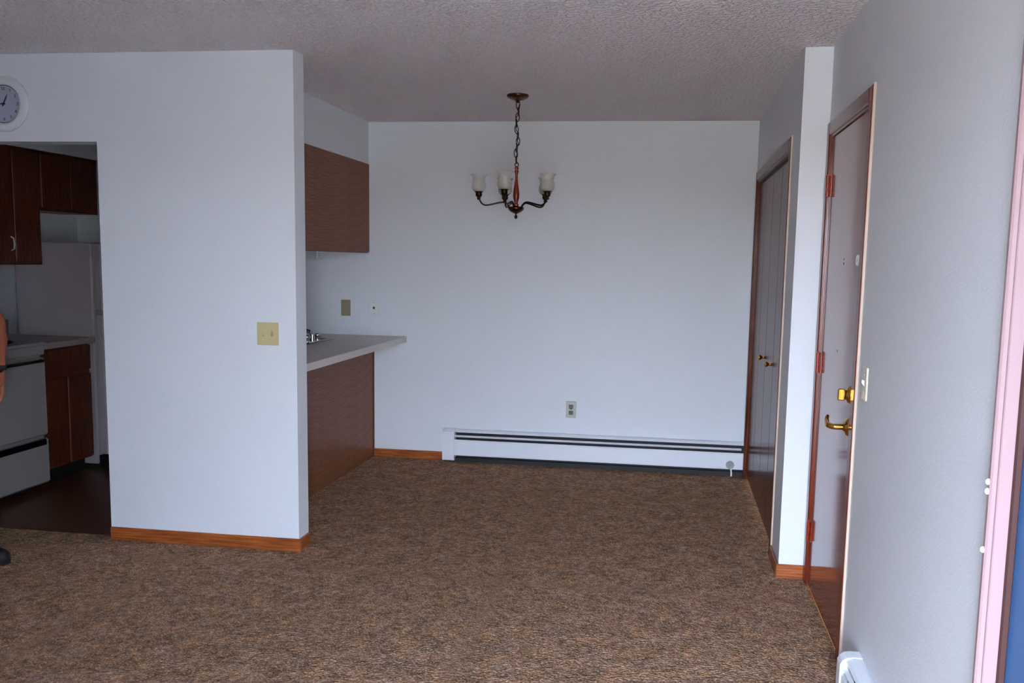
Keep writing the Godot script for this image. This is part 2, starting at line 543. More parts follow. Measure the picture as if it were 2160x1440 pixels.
func heater(d: Node3D, length: float, left_cap: bool) -> void:
	# along +x from the root, back at z = 0, front towards +z
	var l := length
	obj("back_plate", box(v3(0, 0.02, 0), v3(l, 0.240, 0.006), 0.001), M.heater, d)
	obj("slot_shade", box(v3(0.02, 0.03, 0.0055), v3(l - 0.004, 0.228, 0.010)), M.dark, d)  # near-black sheet standing in for the shade inside the slots
	obj("hood", prism(PackedVector2Array([Vector2(0.004, 0.232), Vector2(0.004, 0.240), Vector2(0.030, 0.240), Vector2(0.044, 0.234), Vector2(0.052, 0.222), Vector2(0.048, 0.220), Vector2(0.040, 0.230), Vector2(0.029, 0.234)]), 0, 0, l), M.heater, d)
	obj("damper", prism(PackedVector2Array([Vector2(0.046, 0.196), Vector2(0.060, 0.187), Vector2(0.062, 0.190), Vector2(0.048, 0.200)]), 0, 0.03, l - 0.02), M.heater, d)
	obj("front_cover", prism(PackedVector2Array([Vector2(0.058, 0.052), Vector2(0.064, 0.052), Vector2(0.066, 0.062), Vector2(0.066, 0.158), Vector2(0.061, 0.168), Vector2(0.056, 0.168), Vector2(0.060, 0.158), Vector2(0.060, 0.062)]), 0, 0, l), M.heater, d)
	var st := begin()
	var k := 0.03
	while k < l - 0.03:
		add_box(st, v3(k, 0.075, 0.012), v3(k + 0.0012, 0.135, 0.052))
		k += 0.012
	add_tube(st, [v3(0.01, 0.105, 0.032), v3(l - 0.01, 0.105, 0.032)], 0.011, 10)
	var f := obj("fin_tube", st.commit(), M.fins, d)
	f.set_meta("kind", "stuff")
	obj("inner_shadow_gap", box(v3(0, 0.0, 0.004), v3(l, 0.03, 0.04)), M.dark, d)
	var cap := PackedVector2Array([Vector2(0, 0.012), Vector2(0, 0.243), Vector2(0.032, 0.243), Vector2(0.050, 0.238), Vector2(0.064, 0.224), Vector2(0.071, 0.205), Vector2(0.071, 0.018), Vector2(0.062, 0.012)])
	if left_cap:
		obj("end_cap", prism(cap, 0, -0.002, 0.086), M.heater, d)
	else:
		obj("end_cap", prism(cap, 0, -0.002, 0.05), M.heater, d)

# =============================================================== doors
func bifold_closet() -> void:
	var d := thing("door_1", "tall dark brown folding closet doors beside the back wall", "door", Vector3(X_CLOSET, 0, -5.44), 0, "", "structure")
	# local z: closet opening from -0.835 to 0.833
	var cas := 0.057
	for s in [[-0.835 - cas, -0.835], [0.833, 0.833 + cas]]:
		obj("casing", box(v3(-0.011, 0, s[0]), v3(0.002, 2.092, s[1]), 0.004), M.walnut_y, d)
	obj("casing_head", box(v3(-0.011, 2.035, -0.835), v3(0.002, 2.092, 0.833), 0.004), M.walnut_z, d)
	for s in [[-0.835, -0.822], [0.820, 0.833]]:
		obj("jamb", box(v3(-0.002, 0, s[0]), v3(0.115, 2.035, s[1])), M.walnut_y, d)
	obj("jamb_head", box(v3(-0.002, 2.022, -0.822), v3(0.115, 2.035, 0.820)), M.walnut_z, d)
	obj("paint_edge", box(v3(-0.0085, 0.07, 0.833 + cas), v3(0, 2.094, 0.833 + cas + 0.006), 0.002), M.paint_edge, d)
	obj("track", box(v3(0.016, 2.004, -0.82), v3(0.048, 2.022, 0.818)), M.dark, d)
	var w := 0.4085
	for k in 4:
		var z0 := -0.819 + k * (w + 0.0015)
		var p := obj("door_panel", box(v3(0.014, 0.018, z0 + 0.001), v3(0.046, 2.004, z0 + w - 0.001), 0.004), M.walnut_y, d)
		if k == 1 or k == 2:
			var kz := -0.075 if k == 1 else 0.30
			obj("knob", lathe([Vector2(0.0, 0.036), Vector2(0.009, 0.035), Vector2(0.015, 0.030), Vector2(0.016, 0.024), Vector2(0.011, 0.016), Vector2(0.007, 0.010), Vector2(0.008, 0.003), Vector2(0.013, 0.0)], 20, Transform3D(Basis(Vector3.BACK, PI / 2), v3(0.014, 0.925, kz))), M.brass, p)

func entry_door() -> void:
	var d := thing("door_2", "glossy reddish-brown entry door with brass lever and three hinges", "door", Vector3(X_ENTRY, 0, -3.80), 0, "", "structure")
	# local z: opening from -0.40 to 0.405; face of the wall at x = 0
	obj("casing", box(v3(-0.012, 0, -0.456), v3(0.002, 2.107, -0.398), 0.005), M.red_y, d)
	obj("casing", box(v3(-0.012, 0, 0.403), v3(0.002, 2.107, 0.462), 0.005), M.red_y, d)
	obj("casing_head", box(v3(-0.012, 2.048, -0.398), v3(0.002, 2.107, 0.403), 0.005), M.red_z, d)
	obj("jamb", box(v3(-0.004, 0, -0.40), v3(0.13, 2.05, -0.382)), M.red_y, d)
	obj("jamb", box(v3(-0.004, 0, 0.389), v3(0.13, 2.05, 0.405)), M.red_y, d)
	obj("jamb_head", box(v3(-0.004, 2.036, -0.382), v3(0.13, 2.05, 0.389)), M.red_z, d)
	obj("paint_edge", box(v3(-0.010, 0.0, 0.462), v3(0, 2.110, 0.468), 0.002), M.paint_edge, d)
	obj("threshold", box(v3(0.0, -0.02, -0.382), v3(0.13, 0.008, 0.389), 0.003), M.brass, d)
	var slab := obj("door_slab", box(v3(0.002, 0.012, -0.379), v3(0.046, 2.033, 0.386), 0.002), M.door, d)
	for y in [1.825, 1.043, 0.262]:
		var st := begin()
		add_box(st, v3(-0.006, y - 0.046, -0.402), v3(-0.002, y + 0.046, -0.383), 0.001)
		add_box(st, v3(-0.001, y - 0.046, -0.383), v3(0.003, y + 0.046, -0.352), 0.001)
		for k in 5:
			var y0: float = y - 0.046 + k * 0.0184
			add_tube(st, [v3(-0.010, y0 + 0.0006, -0.381), v3(-0.010, y0 + 0.0178, -0.381)], 0.0075, 12)
		add_tube(st, [v3(-0.010, y + 0.046, -0.381), v3(-0.010, y + 0.052, -0.381)], [0.006, 0.003], 12)
		obj("hinge", st.commit(), M.hinge, d)
	# deadbolt: plate and thumb turn
	var face := Basis(Vector3.BACK, PI / 2)
	var db := obj("deadbolt", lathe([Vector2(0.033, 0.0), Vector2(0.033, 0.006), Vector2(0.030, 0.011), Vector2(0.020, 0.014), Vector2(0.015, 0.022), Vector2(0.0, 0.023)], 28, Transform3D(face, v3(0.002, 1.0, 0.330))), M.brass, slab)
	obj("thumb_turn", box(v3(-0.044, 0.978, 0.326), v3(-0.018, 1.022, 0.334), 0.003), M.brass, db)
	# lever handle
	obj("lever_plate", lathe([Vector2(0.034, 0.0), Vector2(0.034, 0.005), Vector2(0.029, 0.011), Vector2(0.017, 0.015), Vector2(0.013, 0.022), Vector2(0.0, 0.024)], 28, Transform3D(face, v3(0.002, 0.877, 0.330))), M.brass, slab)
	var pts := [v3(0.0, 0.877, 0.330), v3(-0.045, 0.877, 0.330), v3(-0.058, 0.877, 0.326), v3(-0.066, 0.878, 0.312), v3(-0.068, 0.880, 0.285), v3(-0.066, 0.884, 0.255), v3(-0.062, 0.891, 0.232), v3(-0.057, 0.900, 0.218)]
	obj("lever_handle", tube(pts, [0.0105, 0.0105, 0.011, 0.011, 0.0105, 0.0095, 0.008, 0.006], 14), M.brass, slab)
	# viewer with a pale ring, and three old dark screw holes
	var vr := obj("door_viewer", lathe([Vector2(0.009, 0.003), Vector2(0.011, 0.008), Vector2(0.019, 0.008), Vector2(0.021, 0.004), Vector2(0.021, 0.0)], 24, Transform3D(face, v3(0.002, 1.499, 0.335))), M.white_plastic, slab)
	obj("viewer_lens", ellipsoid(Vector3(0.005, 0.009, 0.009), v3(0.0, 1.499, 0.335)), M.black, vr)
	for h in [[1.505, 0.04], [1.487, 0.04], [1.134, 0.012]]:
		obj("screw_hole", lathe([Vector2(0.0, 0.0012), Vector2(0.005, 0.001), Vector2(0.006, 0.0)], 12, Transform3D(face, v3(0.002, h[0], h[1]))), M.black, slab)

# =============================================================== peninsula
func peninsula() -> void:
	var zp := Z_PART - PART_T
	var t := thing("peninsula_cabinet", "walnut-brown wood back of the kitchen peninsula facing the dining corner", "cabinet", Vector3(-2.46, 0, -5.34))
	var zn := zp + 5.34 - 0.002
	var zf := Z_BACK + 5.34 + 0.002
	obj("body", boxes([[v3(-0.29, 0.09, zf), v3(0.29, 0.865, zf + 0.02)], [v3(-0.29, 0.09, zn - 0.02), v3(0.29, 0.865, zn)], [v3(-0.29, 0.09, zf), v3(0.29, 0.11, zn)], [v3(-0.29, 0.09, zf + 1.08), v3(0.29, 0.865, zf + 1.10)]]), M.cabinet, t)
	obj("back_panel", box(v3(0.29, 0, zf), v3(0.308, 0.867, zn), 0.001), M.panel, t)
	obj("corner_strip", box(v3(0.306, 0, zf), v3(0.316, 0.867, zf + 0.014), 0.002), M.cabinet, t)
	obj("toe_kick", box(v3(-0.24, -0.006, zf), v3(0.288, 0.09, zn)), M.dark, t)
	for k in 4:
		var z0 := zf + 0.01 + k * (zn - zf - 0.02) / 4.0
		obj("door", box(v3(-0.308, 0.10, z0 + 0.01), v3(-0.29, 0.85, z0 + (zn - zf - 0.02) / 4.0 - 0.01), 0.003), M.cabinet, t)
	# worktop with a hole for the sink (in world coordinates)
	var cx := -2.80
	var fx := -1.898
	var y0 := 0.868
	var y1 := 0.907
	var sx0 := -2.72
	var sx1 := -2.33
	var sz0 := -5.95
	var sz1 := -5.35
	var wt := thing("countertop", "long grey-beige laminate worktop overhanging the wood-backed peninsula", "countertop", Vector3(-2.35, y0, -5.34))
	var st := begin()
	for b in [[v3(cx, y0, Z_BACK), v3(sx0, y1, zp)], [v3(sx1, y0, Z_BACK), v3(fx - 0.006, y1, zp)], [v3(sx0, y0, Z_BACK), v3(sx1, y1, sz0)], [v3(sx0, y0, sz1), v3(sx1, y1, zp)]]:
		add_box(st, b[0] - wt.position, b[1] - wt.position)
	obj("slab", st.commit(), M.counter, wt)
	obj("edge_band", box(v3(fx - 0.006, y0 - 0.003, Z_BACK) - wt.position, v3(fx, y1 + 0.0005, zp) - wt.position, 0.002), M.counter, wt)
	# sink
	var s := thing("kitchen_sink", "stainless steel sink set in the peninsula worktop", "sink", Vector3(-2.525, 0.907, -5.65))
	var hx := 0.195
	var hz := 0.30
	obj("rim", boxes([[v3(-hx - 0.02, 0.0005, -hz - 0.02), v3(-hx + 0.012, 0.006, hz + 0.02)], [v3(hx - 0.012, 0.0005, -hz - 0.02), v3(hx + 0.026, 0.006, hz + 0.02)], [v3(-hx, 0.0005, -hz - 0.02), v3(hx, 0.006, -hz + 0.012)], [v3(-hx, 0.0005, hz - 0.012), v3(hx, 0.006, hz + 0.02)]], 0.002), M.steel, s)
	var i := 0.014
	obj("basin", boxes([[v3(-hx + i - 0.003, -0.17, -hz + i), v3(-hx + i, 0.002, hz - i)], [v3(hx - i, -0.17, -hz + i), v3(hx - i + 0.003, 0.002, hz - i)], [v3(-hx + i, -0.17, -hz + i - 0.003), v3(hx - i, 0.002, -hz + i)], [v3(-hx + i, -0.17, hz - i), v3(hx - i, 0.002, hz - i + 0.003)], [v3(-hx + i, -0.173, -hz + i), v3(hx - i, -0.17, hz - i)]]), M.steel, s)
	# faucet on the dining-side rim
	var f := thing("faucet", "low chrome two-handle kitchen faucet behind the sink", "faucet", Vector3(-2.305, 0.913, -5.60))
	obj("base_plate", box(v3(-0.022, 0, -0.10), v3(0.022, 0.014, 0.10), 0.005), M.chrome, f)
	obj("spout", tube([v3(0, 0.01, 0), v3(0, 0.05, 0), v3(-0.02, 0.075, 0), v3(-0.08, 0.085, 0), v3(-0.15, 0.075, 0), v3(-0.165, 0.05, 0)], [0.016, 0.014, 0.012, 0.011, 0.010, 0.010], 14), M.chrome, f)
	for z in [-0.085, 0.085]:
		obj("handle", lathe([Vector2(0.014, 0.012), Vector2(0.012, 0.03), Vector2(0.020, 0.036), Vector2(0.022, 0.048), Vector2(0.018, 0.056), Vector2(0.0, 0.058)], 16, Transform3D(Basis.IDENTITY, v3(0, 0, z))), M.chrome, f)
	# hanging cabinet, its wood back to the dining corner
	var u := thing("hanging_cabinet", "hanging cabinet above the peninsula with plain brown wood back", "cabinet", Vector3(-2.345, 1.52, -5.34))
	obj("body", box(v3(-0.163, 0.0, zf), v3(0.152, 0.62, zn)), M.cabinet, u)
	obj("back_panel", box(v3(0.152, -0.006, zf), v3(0.165, 0.622, zn), 0.001), M.panel, u)
	obj("bottom_rail", box(v3(0.10, -0.012, zf), v3(0.152, 0.0, zn), 0.001), M.cabinet, u)
	for k in 4:
		var z0 := zf + 0.01 + k * (zn - zf - 0.02) / 4.0
		obj("door", box(v3(-0.18, 0.012, z0 + 0.008), v3(-0.163, 0.61, z0 + (zn - zf - 0.02) / 4.0 - 0.008), 0.003), M.cabinet, u)
	# small white bracket under the hanging cabinet
	var h := thing("hook_bracket", "small white two-pronged hook bracket under the hanging cabinet", "hook", Vector3(-2.22, 1.508, -5.52))
	obj("mount", box(v3(-0.012, -0.006, -0.06), v3(0.012, 0, 0.06), 0.002), M.white_plastic, h)
	for z in [-0.045, 0.03]:
		obj("prong", tube([v3(0, -0.004, z), v3(0, -0.03, z + 0.004), v3(0.004, -0.042, z + 0.014), v3(0.006, -0.036, z + 0.026)], [0.004, 0.0035, 0.0035, 0.003], 8), M.white_plastic, h)

# =============================================================== kitchen
func pull(parent: Node, at: Vector3, length := 0.09) -> void:
	obj("handle", tube([at + v3(0, -length / 2, 0), at + v3(0.022, -length / 2 + 0.012, 0), at + v3(0.026, 0, 0), at + v3(0.022, length / 2 - 0.012, 0), at + v3(0, length / 2, 0)], 0.005, 8), M.white_plastic, parent)

func wall_cabinet(label: String, z0: float, z1: float, y0: float, handles: Array) -> void:
	# front faces +x at x = -4.20
	var u := thing("wall_cabinet", label, "cabinet", v3(-4.35, y0, (z0 + z1) / 2.0), 0, "dark kitchen wall cabinets")
	var hz := absf(z1 - z0) / 2.0 - 0.001
	var hy := 2.142 - y0
	obj("body", box(v3(-0.15, 0, -hz), v3(0.13, hy, hz)), M.cabinet, u)
	obj("face_frame", boxes([[v3(0.13, 0, -hz), v3(0.142, hy, -hz + 0.03)], [v3(0.13, 0, hz - 0.03), v3(0.142, hy, hz)], [v3(0.13, 0, -hz), v3(0.142, 0.03, hz)], [v3(0.13, hy - 0.03, -hz), v3(0.142, hy, hz)]]), M.cabinet, u)
	for s in 2:
		var a := -hz + 0.012 if s == 0 else 0.006
		var b := -0.006 if s == 0 else hz - 0.012
		var dr := obj("door", box(v3(0.138, 0.018, a), v3(0.152, hy - 0.02, b), 0.003), M.cabinet, u)
		if handles[s] > 0.0:
			pull(dr, v3(0.15, handles[s] - y0, (a if s == 1 else b) + (0.03 if s == 1 else -0.03)))

func kitchen() -> void:
	wall_cabinet("dark brown kitchen wall cabinet hanging above the short counter", -5.58, -5.06, 1.385, [0.0, 1.52])
	wall_cabinet("short dark cabinet hanging above the refrigerator", -6.20, -5.58, 1.748, [0.0, 0.0])
	wall_cabinet("short dark cabinet hanging above the stove", -5.06, -4.30, 1.748, [0.0, 0.0])
	# base cabinet between stove and refrigerator
	var b := thing("base_cabinet", "narrow dark brown base cabinet between stove and refrigerator", "cabinet", v3(-4.18, -0.006, -5.31))
	obj("body", box(v3(-0.32, 0.096, -0.25), v3(0.30, 0.874, 0.245)), M.cabinet, b)
	obj("toe_kick", box(v3(-0.32, 0, -0.25), v3(0.24, 0.096, 0.245)), M.dark, b)
	obj("drawer_front", box(v3(0.30, 0.70, -0.245), v3(0.318, 0.862, 0.24), 0.004), M.cabinet, b)
	obj("door", box(v3(0.30, 0.105, -0.245), v3(0.318, 0.672, -0.006), 0.004), M.cabinet, b)
	obj("door", box(v3(0.30, 0.105, 0.006), v3(0.318, 0.672, 0.24), 0.004), M.cabinet, b)
	var c := thing("kitchen_counter", "short pale laminate counter with backsplash above the narrow base cabinet", "countertop", v3(-4.17, 0.868, -5.315))
	obj("slab", box(v3(-0.328, 0, -0.262), v3(0.335, 0.039, 0.253), 0.003), M.kitchen_counter, c)
	obj("backsplash", box(v3(-0.328, 0.039, -0.262), v3(-0.31, 0.14, 0.253), 0.003), M.kitchen_counter, c)
	# stove, its front towards +x
	var s := thing("stove", "off-white electric stove behind the kitchen partition", "stove", v3(-4.15, -0.006, -4.68))
	obj("body", box(v3(-0.33, 0.05, -0.372), v3(0.30, 0.905, 0.372), 0.006), M.appliance, s)
	obj("cooktop", box(v3(-0.33, 0.905, -0.374), v3(0.345, 0.925, 0.374), 0.006), M.appliance, s)
	obj("backguard", box(v3(-0.33, 0.925, -0.372), v3(-0.26, 1.09, 0.372), 0.012), M.appliance, s)
	obj("front_rail", box(v3(0.30, 0.845, -0.372), v3(0.33, 0.905, 0.372), 0.008), M.appliance, s)
	var od := obj("oven_door", box(v3(0.30, 0.345, -0.368), v3(0.335, 0.83, 0.368), 0.01), M.appliance, s)
	obj("oven_handle", tube([v3(0.335, 0.815, -0.32), v3(0.362, 0.815, -0.31), v3(0.368, 0.815, 0.0), v3(0.362, 0.815, 0.31), v3(0.335, 0.815, 0.32)], 0.010, 10), M.black, od)
	var dw := obj("storage_drawer", box(v3(0.30, 0.045, -0.368), v3(0.338, 0.325, 0.368), 0.012), M.appliance, s)
	obj("drawer_grip", box(v3(0.330, 0.285, -0.34), v3(0.3405, 0.325, 0.345), 0.003), M.black, dw)
	obj("base", box(v3(-0.32, 0, -0.36), v3(0.24, 0.05, 0.36)), M.dark, s)
	for p in [[-0.14, -0.18, 0.085], [-0.14, 0.18, 0.10], [0.14, -0.18, 0.10], [0.14, 0.18, 0.085]]:
		var st := begin()
		for r in [1.0, 0.72, 0.44]:
			var ring := []
			for k in 24:
				var a := TAU * k / 24.0
				ring.append(v3(p[0] + cos(a) * p[2] * r, 0.932, p[1] + sin(a) * p[2] * r))
			add_tube(st, ring, 0.005, 6, true)
		obj("burner_coil", st.commit(), M.black, s)
	for k in 4:
		obj("knob", lathe([Vector2(0.02, 0), Vector2(0.018, 0.02), Vector2(0.0, 0.022)], 14, Transform3D(Basis(Vector3.BACK, -PI / 2), v3(-0.26, 1.01, -0.27 + 0.18 * k))), M.black, s)
	# refrigerator, its front towards +x
	var f := thing("refrigerator", "pale two-door refrigerator standing past the narrow base cabinet", "refrigerator", v3(-4.13, -0.006, -5.905))
	obj("body", box(v3(-0.30, 0.03, -0.31), v3(0.27, 1.545, 0.31), 0.008), M.fridge, f)
	obj("door_gasket", box(v3(0.268, 0.11, -0.30), v3(0.284, 1.535, 0.30)), M.grey_plastic, f)
	var d1 := obj("fridge_door", box(v3(0.284, 0.10, -0.31), v3(0.345, 1.07, 0.31), 0.012), M.fridge, f)
	var d2 := obj("freezer_door", box(v3(0.284, 1.082, -0.31), v3(0.345, 1.545, 0.31), 0.012), M.fridge, f)
	obj("handle", box(v3(0.345, 0.75, -0.28), v3(0.375, 1.05, -0.255), 0.008), M.fridge, d1)
	obj("handle", box(v3(0.345, 1.10, -0.28), v3(0.375, 1.36, -0.255), 0.008), M.fridge, d2)
	obj("toe_grille", box(v3(0.20, 0.0, -0.30), v3(0.275, 0.09, 0.30)), M.dark, f)

# =============================================================== chandelier
func chandelier() -> void:
	var c := thing("chandelier", "five-arm antique brass chandelier with wooden column and frosted tulip shades", "chandelier", v3(-0.927, 1.719, -5.368))
	# local y = 0 is the tip of the finial; the ceiling is at 0.721
	obj("canopy", lathe([Vector2(0.064, 0.721), Vector2(0.066, 0.713), Vector2(0.060, 0.704), Vector2(0.040, 0.694), Vector2(0.016, 0.688), Vector2(0.010, 0.676), Vector2(0.0, 0.674)], 36), M.bronze_light, c)
	var top := 0.680
	var bottom := 0.330
	var n := 10
	var pitch := (top - bottom) / n
	for k in n:
		var y := top - pitch * (k + 0.5)
		var sway := 0.006 * sin(k * 1.3 + 0.4)
		var ring := []
		for j in 20:
			var a := TAU * j / 20.0
			ring.append(v3(0.0105 * cos(a) * (1.0 if absf(sin(a)) < 0.85 else 0.9), 0.0245 * sin(a), 0.0))
		var lk := obj("chain_link", tube(ring, 0.0028, 8, true), M.old_brass, c, v3(sway, y, 0.0), Vector3(0.0, (0.45 if k % 2 == 0 else 0.45 + PI / 2), 0.10 * sin(k * 1.7)))
		if k == 0:
			lk.rotation.z = 0.0
	var cord := []
	for k in 25:
		var t := k / 24.0
		cord.append(v3(0.006 * sin(t * 13.0 + 0.4) + 0.007 * sin(t * 40.0), lerpf(0.685, 0.315, t), 0.007 * cos(t * 40.0)))
	obj("cord", tube(cord, 0.0022, 6), M.old_brass, c)
	var ring := []
	for j in 20:
		ring.append(v3(0.011 * cos(TAU * j / 20.0), 0.318 + 0.011 * sin(TAU * j / 20.0), 0.0))
	obj("top_loop", tube(ring, 0.003, 8, true), M.bronze_light, c)
	obj("column", lathe([Vector2(0.0, 0.308), Vector2(0.011, 0.306), Vector2(0.013, 0.298), Vector2(0.008, 0.290), Vector2(0.0115, 0.284), Vector2(0.0125, 0.276), Vector2(0.009, 0.268), Vector2(0.0075, 0.255), Vector2(0.008, 0.235), Vector2(0.0115, 0.205), Vector2(0.0165, 0.172), Vector2(0.019, 0.148), Vector2(0.018, 0.126), Vector2(0.0125, 0.104), Vector2(0.010, 0.094), Vector2(0.015, 0.088), Vector2(0.016, 0.080), Vector2(0.012, 0.072)], 28), M.turned, c)
	obj("hub", lathe([Vector2(0.010, 0.078), Vector2(0.020, 0.074), Vector2(0.044, 0.072), Vector2(0.048, 0.066), Vector2(0.046, 0.056), Vector2(0.034, 0.044), Vector2(0.018, 0.036), Vector2(0.008, 0.032), Vector2(0.0, 0.031)], 32), M.bronze_light, c)
	obj("finial", lathe([Vector2(0.006, 0.034), Vector2(0.004, 0.026), Vector2(0.009, 0.018), Vector2(0.010, 0.011), Vector2(0.006, 0.004), Vector2(0.0, 0.0)], 20), M.old_brass, c)
	# five arms: root Node per arm is not needed, each arm is a part with cup, socket and shade as sub-parts
	for k in 5:
		var a := deg_to_rad(-98.0 + 72.0 * k)
		var dx := cos(a)
		var dz := -sin(a)          # -98 degrees points towards the room
		var at := func(r: float, y: float) -> Vector3:
			return v3(dx * r, y, dz * r)
		var pts := []
		var curve := Curve3D.new()
		curve.add_point(at.call(0.036, 0.066), Vector3.ZERO, at.call(0.004, 0.030))
		curve.add_point(at.call(0.075, 0.098), at.call(-0.022, 0.006), at.call(0.03, -0.006))
		curve.add_point(at.call(0.185, 0.079), at.call(-0.04, -0.002), at.call(0.028, -0.004))
		curve.add_point(at.call(0.222, 0.118), at.call(0.0, -0.026), Vector3.ZERO)
		for j in 25:
			pts.append(curve.sample_baked(curve.get_baked_length() * j / 24.0, true))
		var arm := obj("arm", tube(pts, 0.0052, 10), M.old_brass, c)
		var o: Vector3 = at.call(0.222, 0.0)
		var xf := Transform3D(Basis.IDENTITY, o)
		obj("socket_cup", lathe([Vector2(0.0, 0.108), Vector2(0.009, 0.110), Vector2(0.012, 0.118), Vector2(0.009, 0.124), Vector2(0.018, 0.130), Vector2(0.020, 0.140), Vector2(0.019, 0.152), Vector2(0.026, 0.156), Vector2(0.026, 0.162), Vector2(0.0, 0.162)], 24, xf), M.old_brass, arm)
		var st := begin()
		var prof := []
		for p in [[0.025, 0.0], [0.034, 0.004], [0.040, 0.014], [0.0425, 0.028], [0.041, 0.044], [0.037, 0.058], [0.0345, 0.068], [0.036, 0.078], [0.042, 0.090], [0.0495, 0.098]]:
			prof.append(Vector2(p[0], p[1]))
		for q in range(prof.size() - 1, -1, -1):
			prof.append(prof[q] - Vector2(0.002, -0.0005))
		add_lathe(st, prof, 48, Transform3D(Basis.IDENTITY, o + v3(0, 0.158, 0)), 0.0035, 8)
		obj("glass_shade", st.commit(), M.shade, arm)
		obj("bulb", lathe([Vector2(0.011, 0.160), Vector2(0.011, 0.178), Vector2(0.016, 0.192), Vector2(0.019, 0.206), Vector2(0.016, 0.220), Vector2(0.008, 0.228), Vector2(0.0, 0.230)], 18, xf), M.bulb, arm)

# =============================================================== small things
func toggle(p: Node, at: Vector3, m: Material, up := 1.0) -> void:
	obj("toggle", prism(PackedVector2Array([Vector2(0, -0.010), Vector2(0, 0.010), Vector2(0.009, 0.006 + 0.008 * up), Vector2(0.010, -0.002 + 0.006 * up)]), 0, at.x - 0.0045, at.x + 0.0045), m, p, v3(0, at.y, at.z))

func screw(p: Node, at: Vector3, m: Material) -> void:
	obj("screw", ellipsoid(Vector3(0.0032, 0.0032, 0.0015)), m, p, at)

func small_things() -> void:
	# two-gang switch on the partition
	var s := thing("light_switch", "ivory two-toggle light switch plate on the kitchen partition", "light switch", v3(-1.946, 1.094, Z_PART))
	obj("plate", box(v3(-0.056, -0.056, 0), v3(0.056, 0.056, 0.006), 0.003), M.ivory, s)
	for x in [-0.023, 0.023]:
		obj("toggle_slot", box(v3(x - 0.0055, -0.013, 0.0055), v3(x + 0.0055, 0.013, 0.0066)), M.ivory_dark, s)
		toggle(s, v3(x, 0, 0.006), M.ivory_dark if x > 0.0 else M.ivory, 1.0 if x < 0.0 else -1.0)
		for y in [-0.030, 0.030]:
			screw(s, v3(x, y, 0.006), M.ivory)
	# above the worktop: a tan plate and a white jack plate
	var t := thing("wall_plate", "tan blank wall plate on the back wall above the worktop", "wall plate", v3(-2.362, 1.104, Z_BACK))
	obj("plate", box(v3(-0.036, -0.059, 0), v3(0.036, 0.059, 0.006), 0.003), M.tan_plate, t)
	for y in [-0.042, 0.042]:
		screw(t, v3(0, y, 0.006), M.tan_plate)
	var j := thing("jack_plate", "white jack plate with a dark centre hole on the back wall", "wall plate", v3(-2.146, 1.109, Z_BACK))
	obj("plate", box(v3(-0.038, -0.059, 0), v3(0.038, 0.059, 0.006), 0.003), M.white_plastic, j)
	obj("jack", box(v3(-0.007, -0.008, 0.005), v3(0.007, 0.008, 0.0075), 0.001), M.ink, j)
	for y in [-0.042, 0.042]:
		screw(j, v3(0, y, 0.006), M.grey_plastic)
	# outlet over the heater
	var o := thing("power_outlet", "white double power outlet on the back wall above the heater", "power outlet", v3(-0.675, 0.416, Z_BACK))
	obj("plate", box(v3(-0.037, -0.060, 0), v3(0.037, 0.060, 0.006), 0.003), mat(Color(0.74, 0.73, 0.68), 0.4), o)
	for y in [-0.022, 0.022]:
		var r := obj("receptacle", box(v3(-0.016, y - 0.015, 0.005), v3(0.016, y + 0.015, 0.0085), 0.003), M.outlet_grey, o)
		for x in [-0.007, 0.007]:
			obj("slot", box(v3(x - 0.0018, y - 0.002, 0.008), v3(x + 0.0018, y + 0.009, 0.0089)), M.ink, r)
		obj("slot", box(v3(-0.003, y - 0.011, 0.008), v3(0.003, y - 0.005, 0.0089)), M.ink, r)
	screw(o, v3(0, 0, 0.006), M.grey_plastic)
	# switch beside the entry door
	var e := thing("light_switch", "pale single light switch plate on the wall beside the entry door", "light switch", v3(X_ENTRY, 1.076, -3.215), -PI / 2)
	obj("plate", box(v3(-0.036, -0.058, 0), v3(0.036, 0.058, 0.0055), 0.003), M.pale_ivory, e)
	toggle(e, v3(0, 0, 0.005), M.pale_ivory, 1.0)
	for y in [-0.030, 0.030]:
		screw(e, v3(0, y, 0.0055), M.pale_ivory)
	# heaters
	var h := thing("baseboard_heater", "long white baseboard heater along the back wall under the outlet", "heater", v3(-1.606, 0, Z_BACK), 0, "white baseboard heaters")
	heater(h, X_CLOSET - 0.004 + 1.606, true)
	var kb := Transform3D(Basis(Vector3.RIGHT, PI / 2), v3(2.062, 0.088, 0.064))
	var kn := obj("control_knob", lathe([Vector2(0.006, 0.0), Vector2(0.006, 0.012), Vector2(0.022, 0.013), Vector2(0.027, 0.017), Vector2(0.028, 0.022), Vector2(0.024, 0.027), Vector2(0.016, 0.024), Vector2(0.010, 0.024), Vector2(0.008, 0.030), Vector2(0.0, 0.031)], 24, kb), M.grey_plastic, h)
	obj("stem", tube([v3(2.068, 0.07, 0.070), v3(2.074, 0.03, 0.070), v3(2.074, 0.004, 0.068)], 0.006, 8), M.heater, kn)
	var h2 := thing("baseboard_heater", "white baseboard heater along the long wall, its end cap just past the entry door", "heater", v3(X_ENTRY, 0, -3.05), -PI / 2, "white baseboard heaters")
	h2.scale = Vector3(1, 0.74, 1)
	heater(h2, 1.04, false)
	wall_clock()

